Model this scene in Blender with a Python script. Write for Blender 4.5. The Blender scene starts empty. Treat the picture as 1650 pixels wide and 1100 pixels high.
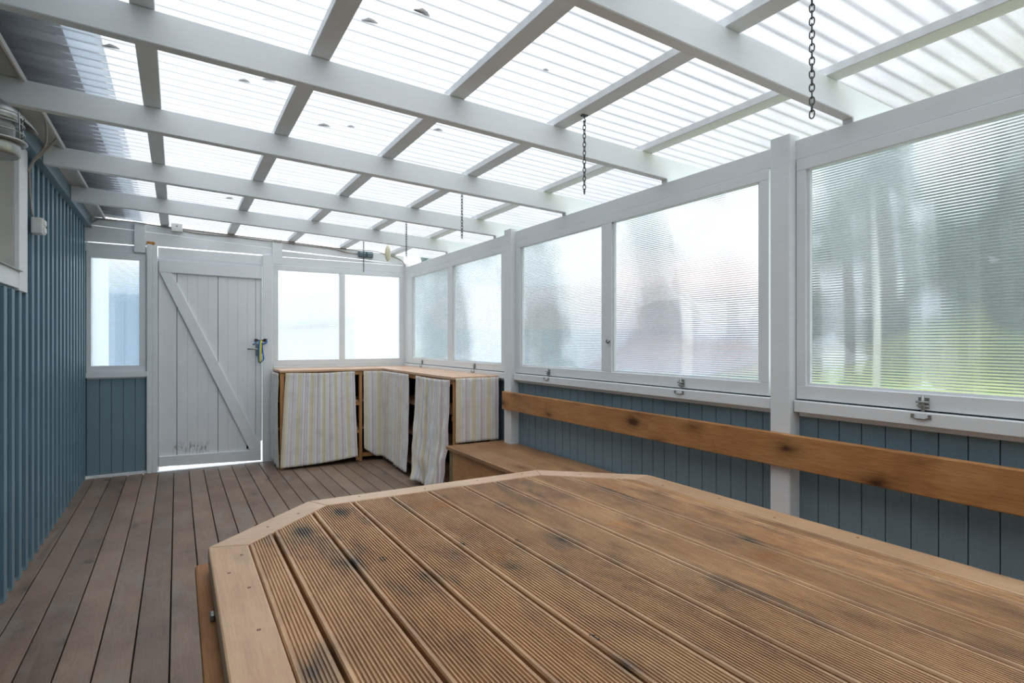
import bpy, bmesh, math, random
from mathutils import Vector, Matrix, noise
R = random.Random(7)
PI = math.pi
C = bpy.context.scene.collection
SC = bpy.context.scene

# ------------------------------------------------------------------ materials
def newmat(name):
    m = bpy.data.materials.new(name); m.use_nodes = True
    nt = m.node_tree; nt.nodes.clear()
    out = nt.nodes.new('ShaderNodeOutputMaterial')
    return m, nt, out
def N(nt, t, **kw):
    n = nt.nodes.new(t)
    for k, v in kw.items():
        if k in n.inputs.keys() if isinstance(k, str) else False: n.inputs[k].default_value = v
        else: setattr(n, k, v)
    return n
def L(nt, a, b): nt.links.new(a, b)
def srgb(r, g, b):
    f = lambda c: (c/255/12.92) if c/255 <= .04045 else ((c/255+.055)/1.055)**2.4
    return (f(r), f(g), f(b), 1)
def coords(nt, scale=(1, 1, 1), uv=False):
    tc = nt.nodes.new('ShaderNodeTexCoord'); mp = nt.nodes.new('ShaderNodeMapping')
    mp.inputs['Scale'].default_value = scale
    L(nt, tc.outputs['UV' if uv else 'Object'], mp.inputs['Vector'])
    return mp.outputs['Vector']
def tex(nt, vec, scale, detail=4, rough=.6, distort=0):
    n = nt.nodes.new('ShaderNodeTexNoise')
    n.inputs['Scale'].default_value = scale; n.inputs['Detail'].default_value = detail
    n.inputs['Roughness'].default_value = rough; n.inputs['Distortion'].default_value = distort
    L(nt, vec, n.inputs['Vector']); return n.outputs['Fac']
def ramp(nt, fac, stops):
    r = nt.nodes.new('ShaderNodeValToRGB'); e = r.color_ramp.elements
    while len(e) > 1: e.remove(e[-1])
    e[0].position, e[0].color = stops[0][0], stops[0][1]
    for p, c in stops[1:]:
        x = e.new(p); x.color = c
    L(nt, fac, r.inputs['Fac']); return r.outputs['Color']
def mixc(nt, fac, a, b, mode='MIX'):
    m = nt.nodes.new('ShaderNodeMix'); m.data_type = 'RGBA'; m.blend_type = mode
    if isinstance(fac, (int, float)): m.inputs[0].default_value = fac
    else: L(nt, fac, m.inputs[0])
    for s, i in ((a, 6), (b, 7)):
        if isinstance(s, tuple): m.inputs[i].default_value = s
        else: L(nt, s, m.inputs[i])
    return m.outputs[2]
def math_(nt, op, a, b=None, c=None):
    m = nt.nodes.new('ShaderNodeMath'); m.operation = op
    for i, s in enumerate((a, b, c)):
        if s is None: continue
        if isinstance(s, (int, float)): m.inputs[i].default_value = s
        else: L(nt, s, m.inputs[i])
    return m.outputs[0]
def bump(nt, h, strength=.2, dist=.002):
    b = nt.nodes.new('ShaderNodeBump'); b.inputs['Strength'].default_value = strength
    b.inputs['Distance'].default_value = dist; L(nt, h, b.inputs['Height']); return b.outputs['Normal']
def princ(nt, out, col, rough=.5, metal=0, normal=None, spec=.5):
    p = nt.nodes.new('ShaderNodeBsdfPrincipled')
    if isinstance(col, tuple): p.inputs['Base Color'].default_value = col
    else: L(nt, col, p.inputs['Base Color'])
    if isinstance(rough, (int, float)): p.inputs['Roughness'].default_value = rough
    else: L(nt, rough, p.inputs['Roughness'])
    p.inputs['Metallic'].default_value = metal
    p.inputs['Specular IOR Level'].default_value = spec
    if normal is not None: L(nt, normal, p.inputs['Normal'])
    L(nt, p.outputs[0], out.inputs['Surface']); return p

def paint(name, col, grain=(1.2, 14, 14), var=.06, rough=.45, dirt=None):
    m, nt, out = newmat(name)
    v = coords(nt, grain)
    n1 = tex(nt, v, 6, 5, .65)
    n2 = tex(nt, coords(nt), 3.0, 3, .5)
    lo = tuple(c*(1-var*1.6) for c in col[:3])+(1,); hi = tuple(min(1, c*(1+var)) for c in col[:3])+(1,)
    c = ramp(nt, n1, [(.3, lo), (.55, col), (.8, hi)])
    c = mixc(nt, .5, c, ramp(nt, n2, [(.3, lo), (.7, hi)]))
    if dirt:
        d = tex(nt, coords(nt), 38, 3, .7)
        c = mixc(nt, ramp(nt, d, [(.70, (0, 0, 0, 1)), (.78, (.55, .55, .55, 1))]), c, dirt)
    princ(nt, out, c, rough, 0, bump(nt, n1, .18, .0015), .4)
    return m

def wood(name, base, dark, light, axis='Y', pitch=None, pitch_axis='X', pitch_off=0, stain=0, stain_col=None, knots=.5, rough=.6, board_var=.25, streak=1.0, spec=.35, knot_drop=.55, face='Z', knot_col=None, patch=None):
    """Plank wood. Grain runs along axis; pitch gives every board its own tone."""
    m, nt, out = newmat(name)
    tc = nt.nodes.new('ShaderNodeTexCoord'); sep = nt.nodes.new('ShaderNodeSeparateXYZ')
    L(nt, tc.outputs['Object'], sep.inputs[0])
    sc = {'X': (.55, 11, 11), 'Y': (11, .55, 11), 'Z': (11, 11, .55)}[axis]
    vec = tc.outputs['Object']; bid = None
    if pitch:
        bid = math_(nt, 'FLOOR', math_(nt, 'DIVIDE', math_(nt, 'SUBTRACT', sep.outputs[pitch_axis], pitch_off), pitch))
        cmb = nt.nodes.new('ShaderNodeCombineXYZ')
        off = math_(nt, 'MULTIPLY', bid, 3.71)
        for a in 'XYZ': L(nt, off, cmb.inputs[a])
        add = nt.nodes.new('ShaderNodeVectorMath'); add.operation = 'ADD'
        L(nt, tc.outputs['Object'], add.inputs[0]); L(nt, cmb.outputs[0], add.inputs[1]); vec = add.outputs[0]
    mp = nt.nodes.new('ShaderNodeMapping'); mp.inputs['Scale'].default_value = sc; L(nt, vec, mp.inputs['Vector'])
    g = tex(nt, mp.outputs[0], 4.2, 8, .62, 1.1)
    fine = tex(nt, mp.outputs[0], 26, 4, .6)
    big = tex(nt, vec, 2.1, 4, .6)
    c = ramp(nt, g, [(.28, dark), (.5, base), (.75, light)])
    c = mixc(nt, .35*streak, c, ramp(nt, fine, [(.35, dark), (.65, light)]))
    c = mixc(nt, .45, c, ramp(nt, big, [(.3, dark), (.5, base), (.7, light)]))
    if pitch:
        wn = nt.nodes.new('ShaderNodeTexWhiteNoise'); wn.noise_dimensions = '1D'; L(nt, bid, wn.inputs['W'])
        k = math_(nt, 'MULTIPLY_ADD', wn.outputs['Value'], board_var, 1-board_var/2)
        cc = nt.nodes.new('ShaderNodeCombineColor')
        for q in range(3): L(nt, k, cc.inputs[q])
        c = mixc(nt, 1.0, c, cc.outputs[0], 'MULTIPLY')
    if knots:
        other = [q for q in 'XYZ' if q not in (axis, face)]
        sv = nt.nodes.new('ShaderNodeSeparateXYZ'); L(nt, vec, sv.inputs[0]); cv = nt.nodes.new('ShaderNodeCombineXYZ')
        L(nt, math_(nt, 'MULTIPLY', sv.outputs[axis], 5.2), cv.inputs[0]); L(nt, math_(nt, 'MULTIPLY', sv.outputs[other[0] if other else 'Z'], 10.5), cv.inputs[1])
        vo = nt.nodes.new('ShaderNodeTexVoronoi'); vo.voronoi_dimensions = '2D'; vo.inputs['Scale'].default_value = .55; L(nt, cv.outputs[0], vo.inputs['Vector'])
        kd = math_(nt, 'ADD', vo.outputs['Distance'], math_(nt, 'MULTIPLY', math_(nt, 'SUBTRACT', fine, .5), .20))
        sc_ = N(nt, 'ShaderNodeSeparateColor'); L(nt, vo.outputs['Color'], sc_.inputs[0])
        kd = math_(nt, 'ADD', kd, math_(nt, 'MULTIPLY', sc_.outputs[0], knot_drop))
        kn = ramp(nt, kd, [(.10, (1, 1, 1, 1)), (.16, (.6, .6, .6, 1)), (.24, (.28, .28, .28, 1)), (.42, (0, 0, 0, 1))])
        c = mixc(nt, math_(nt, 'MULTIPLY', kn, knots), c, knot_col or tuple(q*.35 for q in dark[:3])+(1,))
    if patch:
        c = mixc(nt, ramp(nt, tex(nt, vec, 2.6, 3, .5), [(.63, (0, 0, 0, 1)), (.74, (.7, .7, .7, 1))]), c, patch, 'MULTIPLY')
    if stain:
        ms = nt.nodes.new('ShaderNodeMapping'); ms.inputs['Scale'].default_value = {'X': (.5, 1.3, 1), 'Y': (1.3, .5, 1), 'Z': (1.3, 1.3, .5)}[axis]
        L(nt, vec, ms.inputs['Vector'])
        s = tex(nt, ms.outputs[0], 5.2, 6, .68, .3)
        c = mixc(nt, math_(nt, 'MULTIPLY', ramp(nt, s, [(.50, (0, 0, 0, 1)), (.70, (1, 1, 1, 1))]), stain), c, stain_col or tuple(q*.4 for q in dark[:3])+(1,))
    rg = math_(nt, 'MULTIPLY_ADD', g, .25, rough-.12)
    princ(nt, out, c, rg, 0, bump(nt, fine, .25, .0012), spec)
    return m

def door_paint():
    m = paint('white_door_planks', srgb(238, 241, 243), (14, 14, 1.0), .04); m = m.copy(); nt = m.node_tree
    p = [n for n in nt.nodes if n.type == 'BSDF_PRINCIPLED'][0]; src = p.inputs['Base Color'].links[0].from_socket
    tc = nt.nodes.new('ShaderNodeTexCoord'); sp = nt.nodes.new('ShaderNodeSeparateXYZ'); L(nt, tc.outputs['Object'], sp.inputs[0])
    band = lambda q, a, b: math_(nt, 'MULTIPLY', math_(nt, 'GREATER_THAN', q, a), math_(nt, 'LESS_THAN', q, b))
    n = tex(nt, coords(nt, (30, 30, 7)), 2.2, 4, .7)
    z = sp.outputs['Z']; fade = math_(nt, 'SUBTRACT', 1.0, math_(nt, 'MULTIPLY', math_(nt, 'ABSOLUTE', math_(nt, 'SUBTRACT', z, .205)), 12.0)); fade = math_(nt, 'MAXIMUM', fade, 0.0)
    k = math_(nt, 'MULTIPLY', math_(nt, 'MULTIPLY', band(sp.outputs['X'], -.34, -.02), fade), ramp(nt, n, [(.50, (0, 0, 0, 1)), (.66, (1, 1, 1, 1))]))
    L(nt, mixc(nt, k, src, srgb(84, 82, 80)), p.inputs['Base Color']); return m
def plain(name, col, rough=.5, metal=0, var=.08, scale=20):
    m, nt, out = newmat(name)
    n = tex(nt, coords(nt), scale, 3, .6)
    lo = tuple(c*(1-var) for c in col[:3])+(1,); hi = tuple(min(1, c*(1+var)) for c in col[:3])+(1,)
    princ(nt, out, ramp(nt, n, [(.3, lo), (.7, hi)]), rough, metal)
    return m

WHITE = srgb(235, 239, 241)
M = {}
M['white'] = paint('white_paint', WHITE, (1.5, 1.5, 9), .035)
M['white_x'] = paint('white_paint_lengthwise', WHITE, (1.2, 14, 14), .035)
M['white_y'] = paint('white_paint_rail', WHITE, (14, 1.2, 14), .035)
M['door'] = paint('white_door_paint', srgb(238, 241, 243), (14, 14, 1.0), .04)
M['oldwhite'] = paint('old_white_paint', srgb(206, 204, 200), (2, 2, 2), .06, .5)
M['blue'] = paint('blue_cladding_paint', srgb(108, 137, 152), (16, 16, .9), .10, .36)
M['bluepanel'] = paint('blue_panel_paint', srgb(126, 151, 163), (16, 16, 1.0), .10, .42)
M['floor'] = wood('weathered_deck', srgb(130, 106, 88), srgb(92, 72, 58), srgb(156, 132, 114), 'Y', .1245, 'X', -.6475, .6, srgb(138, 130, 122), .75, .46, .30, 1, .5, .75, 'Z', srgb(62, 48, 42))
M['lid'] = wood('ribbed_decking', srgb(186, 140, 98), srgb(136, 94, 62), srgb(216, 176, 130), 'Y', .1525, 'X', .258, .8, srgb(106, 86, 72), .9, .44, .30, 1.7, .5, .62, 'Z', srgb(60, 52, 48), srgb(255, 214, 150))
M['border'] = wood('bare_border_wood', srgb(190, 148, 108), srgb(156, 114, 78), srgb(214, 178, 140), 'Y', None, 'X', 0, .15, srgb(120, 98, 80), .6, .40, 0, .7, .7, .9)
M['borderx'] = wood('bare_border_wood_cross', srgb(198, 160, 126), srgb(168, 128, 96), srgb(220, 188, 156), 'X', None, 'X', 0, .1, srgb(120, 98, 80), .6, .40, 0, .7, .7, .9)
M['rail'] = wood('oiled_pine', srgb(186, 128, 74), srgb(138, 86, 46), srgb(212, 162, 108), 'Y', None, 'X', 0, .35, srgb(112, 64, 32), 1, .42, 0, 1.6, .4, .18, 'X', srgb(74, 42, 24))
M['bench'] = wood('bench_pine', srgb(166, 122, 82), srgb(122, 84, 54), srgb(198, 156, 114), 'Y', .175, 'X', -.002, .5, srgb(112, 74, 50), .7, .45, .26, 1, .4, .7)
M['benchfront'] = wood('bench_front_pine', srgb(190, 138, 90), srgb(142, 96, 58), srgb(210, 166, 118), 'Y', None, 'X', 0, .2, srgb(120, 78, 48), .9, .5, 0, 1.2, .35, .5, 'X')
M['pine'] = wood('shelf_pine', srgb(200, 146, 92), srgb(166, 108, 60), srgb(222, 176, 124), 'Z', None, 'X', 0, 0, None, .6, .5)
M['pinetop'] = wood('shelf_top_pine', srgb(222, 180, 146), srgb(196, 146, 112), srgb(236, 204, 176), 'X', .1, 'Y', 0, 0, None, .4, .4, .12)
M['pinetopy'] = wood('shelf_top_pine_return', srgb(222, 180, 146), srgb(196, 146, 112), srgb(236, 204, 176), 'Y', .1, 'X', 0, 0, None, .4, .4, .12)
M['rimwood'] = wood('brown_rim_wood', srgb(168, 112, 66), srgb(130, 84, 48), srgb(186, 132, 84), 'Y', None, 'X', 0, .3, srgb(96, 62, 40), .3, .6)
M['treated'] = wood('green_treated_wood', srgb(132, 120, 84), srgb(98, 90, 60), srgb(156, 142, 104), 'Z')
M['endgrain'] = wood('broken_raw_wood', srgb(196, 132, 66), srgb(160, 96, 42), srgb(214, 156, 92), 'Z')
M['steel'] = plain('galvanised_steel', srgb(168, 168, 166), .38, .9, .12, 40)
M['darksteel'] = plain('dull_chain_steel', srgb(96, 96, 96), .45, .8, .2, 60)
M['rust'] = plain('rusty_steel', srgb(96, 66, 54), .7, .4, .3, 60)
M['plastic'] = plain('white_plastic', srgb(228, 228, 224), .35)
M['cable'] = plain('grey_white_cable', srgb(160, 150, 140), .5)
M['greybox'] = plain('blue_grey_plastic', srgb(96, 116, 122), .4)
M['black'] = plain('black_void', srgb(22, 20, 18), .8)
M['soffit'] = wood('dark_eave_boards', srgb(62, 52, 48), srgb(44, 37, 34), srgb(76, 66, 60), 'Y', .11, 'X', 0, 0, None, 0, .7)
M['gutter'] = plain('blue_grey_gutter_metal', srgb(172, 190, 204), .5, 0, .05)
M['cream'] = plain('cream_wax', srgb(232, 224, 196), .5)
M['leaf'] = plain('dead_leaf', srgb(92, 82, 74), .8, 0, .3)
M['ribblue'] = plain('blue_ribbon', srgb(30, 110, 180), .6)
M['ribyellow'] = plain('yellow_ribbon', srgb(226, 216, 60), .6)
M['taupe'] = plain('taupe_blind', srgb(146, 136, 124), .8)
M['lampglass'] = None

# translucent sheets and glass
def slab(nt, t0):
    """Transmission of a clear slab: the longer the path through it, the more it absorbs."""
    lw = N(nt, 'ShaderNodeLayerWeight'); lw.inputs['Blend'].default_value = .5
    inv = math_(nt, 'DIVIDE', 1.0, math_(nt, 'MAXIMUM', math_(nt, 'SUBTRACT', 1.0, lw.outputs['Facing']), .34))
    return math_(nt, 'POWER', t0, inv)
def sheet_material():
    m, nt, out = newmat('clear_corrugated_plastic')
    t = slab(nt, .45); cc = N(nt, 'ShaderNodeCombineColor')
    L(nt, t, cc.inputs[0]); L(nt, t, cc.inputs[1]); L(nt, math_(nt, 'MULTIPLY', t, 1.01), cc.inputs[2])
    tr = N(nt, 'ShaderNodeBsdfTransparent'); L(nt, cc.outputs[0], tr.inputs[0])
    tl = N(nt, 'ShaderNodeBsdfTranslucent'); tl.inputs[0].default_value = (.86, .88, .9, 1)
    gl = N(nt, 'ShaderNodeBsdfGlossy'); gl.inputs['Roughness'].default_value = .15
    dirt = ramp(nt, tex(nt, coords(nt, (.6, 3, 3)), 3.0, 5, .65), [(.35, (.11, .11, .11, 1)), (.75, (.22, .22, .22, 1))])
    b = N(nt, 'ShaderNodeMixShader'); L(nt, dirt, b.inputs[0])
    L(nt, tr.outputs[0], b.inputs[1]); L(nt, tl.outputs[0], b.inputs[2])
    fr = N(nt, 'ShaderNodeFresnel'); fr.inputs['IOR'].default_value = 1.5
    c = N(nt, 'ShaderNodeMixShader'); L(nt, fr.outputs[0], c.inputs[0])
    L(nt, b.outputs[0], c.inputs[1]); L(nt, gl.outputs[0], c.inputs[2])
    L(nt, c.outputs[0], out.inputs['Surface']); return m
M['sheet'] = sheet_material()
def pane_material(name, haze, rough):
    m, nt, out = newmat(name)
    g = N(nt, 'ShaderNodeBsdfGlass'); g.inputs['Roughness'].default_value = rough; g.inputs['IOR'].default_value = 1.42
    g.inputs['Color'].default_value = (.85, .875, .89, 1)
    tl = N(nt, 'ShaderNodeBsdfTranslucent'); tl.inputs[0].default_value = (.85, .885, .91, 1)
    df = N(nt, 'ShaderNodeBsdfTransparent'); df.inputs[0].default_value = (.9, .92, .93, 1)
    a = N(nt, 'ShaderNodeMixShader'); L(nt, math_(nt, 'SUBTRACT', 1.0, slab(nt, 1-haze)), a.inputs[0])
    L(nt, g.outputs[0], a.inputs[1]); L(nt, tl.outputs[0], a.inputs[2])
    b = N(nt, 'ShaderNodeMixShader'); b.inputs[0].default_value = .10
    L(nt, a.outputs[0], b.inputs[1]); L(nt, df.outputs[0], b.inputs[2])
    L(nt, b.outputs[0], out.inputs['Surface']); return m
M['pane'] = pane_material('ribbed_polycarbonate', .10, .04)
def web_material():
    m, nt, out = newmat('polycarbonate_webs')
    tl = N(nt, 'ShaderNodeBsdfTranslucent'); tl.inputs[0].default_value = (.9, .92, .94, 1)
    df = N(nt, 'ShaderNodeBsdfDiffuse'); df.inputs[0].default_value = (.86, .88, .9, 1)
    tr = N(nt, 'ShaderNodeBsdfTransparent')
    a = N(nt, 'ShaderNodeMixShader'); a.inputs[0].default_value = .4; L(nt, tl.outputs[0], a.inputs[1]); L(nt, df.outputs[0], a.inputs[2])
    b = N(nt, 'ShaderNodeMixShader'); b.inputs[0].default_value = .35; L(nt, a.outputs[0], b.inputs[1]); L(nt, tr.outputs[0], b.inputs[2])
    L(nt, b.outputs[0], out.inputs['Surface']); return m
M['web'] = web_material()
def vinyl_material():
    m, nt, out = newmat('pale_vinyl_gutter')
    tl = N(nt, 'ShaderNodeBsdfTranslucent'); tl.inputs[0].default_value = srgb(196, 212, 226)
    df = N(nt, 'ShaderNodeBsdfDiffuse'); df.inputs[0].default_value = srgb(190, 204, 216)
    a = N(nt, 'ShaderNodeMixShader'); a.inputs[0].default_value = .35; L(nt, tl.outputs[0], a.inputs[1]); L(nt, df.outputs[0], a.inputs[2])
    L(nt, a.outputs[0], out.inputs['Surface']); return m
M['gutter'] = vinyl_material()
def glass_material():
    m, nt, out = newmat('clear_glass')
    gl = N(nt, 'ShaderNodeBsdfGlossy'); gl.inputs['Roughness'].default_value = .03
    tr = N(nt, 'ShaderNodeBsdfTransparent'); tr.inputs[0].default_value = (.9, .92, .92, 1)
    fr = N(nt, 'ShaderNodeFresnel'); a = N(nt, 'ShaderNodeMixShader')
    L(nt, fr.outputs[0], a.inputs[0]); L(nt, tr.outputs[0], a.inputs[1]); L(nt, gl.outputs[0], a.inputs[2])
    L(nt, a.outputs[0], out.inputs['Surface']); return m
M['glass'] = glass_material()
def fabric_material():
    m, nt, out = newmat('striped_cotton')
    uv = nt.nodes.new('ShaderNodeTexCoord'); sep = nt.nodes.new('ShaderNodeSeparateXYZ'); L(nt, uv.outputs['UV'], sep.inputs[0])
    f = math_(nt, 'FRACT', math_(nt, 'DIVIDE', sep.outputs['X'], .15))
    base = srgb(246, 243, 239); bei = srgb(238, 229, 208); bei2 = srgb(234, 220, 190); pink = srgb(226, 208, 212); blu = srgb(222, 224, 231)
    c = ramp(nt, f, [(0, base), (.05, bei), (.13, bei2), (.17, bei), (.25, bei2), (.30, bei), (.36, base), (.43, blu), (.50, base), (.58, base), (.62, pink), (.72, pink), (.76, base), (.84, blu), (.92, base), (1, base)])
    n = tex(nt, coords(nt), 7, 5, .65)
    c = mixc(nt, ramp(nt, n, [(.5, (0, 0, 0, 1)), (.8, (.5, .5, .5, 1))]), c, srgb(186, 176, 162))
    w = tex(nt, coords(nt, (1, 1, .4)), 26, 5, .6)
    p = princ(nt, out, c, .9, 0, bump(nt, w, .35, .006), .1)
    return m
M['fabric'] = fabric_material()

# ------------------------------------------------------------------ mesh helpers (all in world coordinates)
class MB:
    def __init__(s): s.v = []; s.f = []; s.sm = []; s.uv = None; s.mi = None
    def box(s, x0, x1, y0, y1, z0, z1):
        b = len(s.v)
        s.v += [(x0, y0, z0), (x1, y0, z0), (x1, y1, z0), (x0, y1, z0), (x0, y0, z1), (x1, y0, z1), (x1, y1, z1), (x0, y1, z1)]
        s.add([(0, 3, 2, 1), (4, 5, 6, 7), (0, 1, 5, 4), (1, 2, 6, 5), (2, 3, 7, 6), (3, 0, 4, 7)], b); return s
    def add(s, fs, b=0, smooth=False):
        for f in fs: s.f.append(tuple(i+b for i in f)); s.sm.append(smooth)
    def prism(s, poly, axis, a0, a1):
        """poly: 2D points in the other two axes (in xyz order); extruded from a0 to a1 along axis."""
        b = len(s.v); n = len(poly)
        for a in (a0, a1):
            for p, q in poly:
                s.v.append({'x': (a, p, q), 'y': (p, a, q), 'z': (p, q, a)}[axis])
        s.add([tuple(range(n)), tuple(range(2*n-1, n-1, -1))], b)
        s.add([(i, n+i, n+(i+1) % n, (i+1) % n) for i in range(n)], b); return s
    def tube(s, pts, r, n=8, cap=True):
        b = len(s.v); pts = [Vector(p) for p in pts]; m = len(pts)
        up = None
        for i, p in enumerate(pts):
            t = (pts[min(i+1, m-1)]-pts[max(i-1, 0)]).normalized()
            if up is None:
                up = t.orthogonal().normalized()
            else:
                up = (up-t*up.dot(t)); up = up.normalized() if up.length > 1e-6 else t.orthogonal().normalized()
            w = t.cross(up); rr = r[i] if isinstance(r, (list, tuple)) else r
            for k in range(n):
                a = 2*PI*k/n; s.v.append(tuple(p+up*(rr*math.cos(a))+w*(rr*math.sin(a))))
        for i in range(m-1):
            s.add([(i*n+k, i*n+(k+1) % n, (i+1)*n+(k+1) % n, (i+1)*n+k) for k in range(n)], b, True)
        if cap: s.add([tuple(range(n-1, -1, -1)), tuple(range((m-1)*n, m*n))], b)
        return s
    def loop(s, pts, r, n=6):
        b = len(s.v); pts = [Vector(p) for p in pts]; m = len(pts)
        c = sum(pts, Vector())/m; nrm = (pts[0]-c).cross(pts[1]-c).normalized()
        for i, p in enumerate(pts):
            t = (pts[(i+1) % m]-pts[i-1]).normalized(); o = t.cross(nrm)
            for k in range(n):
                a = 2*PI*k/n; s.v.append(tuple(p+o*(r*math.cos(a))+nrm*(r*math.sin(a))))
        for i in range(m):
            j = (i+1) % m
            s.add([(i*n+k, i*n+(k+1) % n, j*n+(k+1) % n, j*n+k) for k in range(n)], b, True)
        return s
    def lathe(s, prof, c, n=28, mat=None):
        """prof: (radius, height) pairs round the vertical axis through c."""
        b = len(s.v); m = len(prof)
        for r, h in prof:
            for k in range(n):
                a = 2*PI*k/n; p = Vector((r*math.cos(a), r*math.sin(a), h))
                if mat: p = mat @ p
                s.v.append((c[0]+p.x, c[1]+p.y, c[2]+p.z))
        for i in range(m-1):
            s.add([(i*n+k, i*n+(k+1) % n, (i+1)*n+(k+1) % n, (i+1)*n+k) for k in range(n)], b, True)
        s.add([tuple(range(n-1, -1, -1)), tuple(range((m-1)*n, m*n))], b); return s
    def grid(s, fn, nu, nv, uvfn=None):
        b = len(s.v)
        if s.uv is None and uvfn: s.uv = {}
        for j in range(nv+1):
            for i in range(nu+1):
                if uvfn: s.uv[len(s.v)] = uvfn(i/nu, j/nv)
                s.v.append(tuple(fn(i/nu, j/nv)))
        w = nu+1
        s.add([(j*w+i, j*w+i+1, (j+1)*w+i+1, (j+1)*w+i) for j in range(nv) for i in range(nu)], b, True); return s

def wloc(o):
    p = Vector((0, 0, 0))
    while o is not None: p += o.location; o = o.parent
    return p
def obj(name, mb, mat, parent=None, origin=None, bevel=0, solid=0, seg=1):
    me = bpy.data.meshes.new(name)
    if origin is None: origin = wloc(parent) if parent else Vector((0, 0, 0))
    origin = Vector(origin)
    me.from_pydata([tuple(Vector(p)-origin) for p in mb.v], [], mb.f); me.update()
    if not mb.mi:
        bm = bmesh.new(); bm.from_mesh(me); bmesh.ops.recalc_face_normals(bm, faces=bm.faces); bm.to_mesh(me); bm.free()
    for p, sm in zip(me.polygons, mb.sm): p.use_smooth = sm
    if mb.uv:
        ul = me.uv_layers.new(name='UVMap')
        for lp in me.loops: ul.data[lp.index].uv = mb.uv.get(lp.vertex_index, (0, 0))
    me.materials.append(M[mat] if isinstance(mat, str) else mat)
    if mb.mi:
        me.materials.append(M['web'])
        for i_ in mb.mi: me.polygons[i_].material_index = 1
    o = bpy.data.objects.new(name, me); C.objects.link(o)
    if parent is not None:
        o.parent = parent; o.location = origin-wloc(parent)
    else: o.location = origin
    if solid:
        sd = o.modifiers.new('thickness', 'SOLIDIFY'); sd.thickness = solid; sd.offset = 0
    if bevel:
        bv = o.modifiers.new('edges', 'BEVEL'); bv.width = bevel; bv.segments = seg; bv.limit_method = 'ANGLE'; bv.angle_limit = .7
    return o
def thing(name, label, cat, loc=(0, 0, 0), group=None):
    o = bpy.data.objects.new(name, None); C.objects.link(o); o.location = loc; o.empty_display_size = .1
    o['label'] = label; o['category'] = cat
    if group: o['group'] = group
    return o
def tag(o, label, cat, group=None):
    o['label'] = label; o['category'] = cat
    if group: o['group'] = group
    return o
def struct(name, mb, mat, bevel=0, origin=None):
    o = obj(name, mb, mat, None, origin, bevel); o['kind'] = 'structure'; return o
def sroot(name, loc=(0, 0, 0)):
    o = bpy.data.objects.new(name, None); C.objects.link(o); o.location = loc; o['kind'] = 'structure'; return o

# ------------------------------------------------------------------ dimensions
XL, XR, YE, YB = -.726, 2.335, 6.42, -1.6
zt = lambda x: 2.360-.0455*x          # top of the rafters
zb = lambda x: 2.246-.0455*x          # underside of the rafters

# ---- floor
mb = MB(); x = -.6475-.1245
while x < 2.4:
    mb.box(x+.0028, x+.1245-.0028, YB, YE+.03, -.028, 0); x += .1245
struct('floor', mb, 'floor', .002)
mb = MB(); mb.box(-.8, 2.5, YB, YE+.12, -.12, -.035); o = struct('floor_light_block', mb, 'black')  # black sheet under the boards, keeps joints dark and daylight out
o.name = 'trim_1'

# ---- left wall: board and batten
mb = MB()
WY0, WY1, WZ0, WZ1 = 2.55, 3.84, 1.62, 2.30   # opening of the house window
mb.box(XL-.03, XL, YB, WY0, .02, 2.45); mb.box(XL-.03, XL, WY1, YE+.05, .02, 2.45)
mb.box(XL-.03, XL, WY0, WY1, .02, WZ0); mb.box(XL-.03, XL, WY0, WY1, WZ1, 2.45)
y = 4.17-.152*38
while y < YE-.03:
    z1 = 2.29
    if WY0-.12 < y+.06 and y < WY1+.20: z1 = 1.515
    if y > YB: mb.box(XL, XL+.017, y, y+.058, .004, z1)
    y += .152
wl = struct('wall_left', mb, 'blue', .0015)
mb = MB(); mb.box(XL, -.668, YB, YE, 2.288, 2.39)
obj('top_board', mb, 'blue', wl, bevel=.002)
mb = MB(); mb.box(XL-.02, -.567, YB, YE, 2.388, 2.40)
obj('soffit_board', mb, 'oldwhite', wl)
mb = MB(); mb.box(-.585, -.567, YB, YE, 2.374, 2.388)
obj('soffit_batten', mb, 'oldwhite', wl)

# ---- house window in the left wall
w6 = sroot('window_6', (XL, 3.2, 1.52))
mb = MB()
mb.box(XL, XL+.022, WY1, WY1+.19, 1.515, 2.36); mb.box(XL, XL+.022, WY0-.12, WY0, 1.515, 2.36)
mb.box(XL, XL+.020, WY0, WY1, WZ1, 2.36)
obj('casing', mb, 'white', w6, bevel=.002)
mb = MB(); mb.box(XL, XL+.020, WY0, WY1, 1.525, 1.615); obj('apron', mb, 'white', w6, bevel=.002)
mb = MB(); mb.prism([(XL-.07, 1.635), (XL+.034, 1.617), (XL+.034, 1.612), (XL-.07, 1.628)], 'y', WY0, WY1+.02)
obj('window_sill', mb, 'steel', w6)
mb = MB()
mb.box(XL-.16, XL, WY1-.012, WY1, 1.62, WZ1); mb.box(XL-.16, XL, WY0, WY0+.012, 1.62, WZ1)
mb.box(XL-.16, XL, WY0+.012, WY1-.012, WZ1-.012, WZ1)
obj('reveal', mb, 'oldwhite', w6)
mb = MB()
for a, b in ((WY0+.012, WY0+.07), (WY1-.075, WY1-.012)): mb.box(XL-.13, XL-.09, a, b, 1.63, WZ1-.012)
mb.box(XL-.13, XL-.09, WY0+.07, WY1-.075, 1.63, 1.69); mb.box(XL-.13, XL-.09, WY0+.07, WY1-.075, 2.23, WZ1-.012)
obj('window_frame', mb, 'oldwhite', w6, bevel=.002)
mb = MB(); mb.box(XL-.112, XL-.108, WY0+.07, WY1-.075, 1.69, 2.23); obj('pane', mb, 'glass', w6)
mb = MB(); mb.box(XL-.2, XL-.17, WY0, WY1, 1.55, 2.35); obj('blind', mb, 'taupe', w6)

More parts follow.
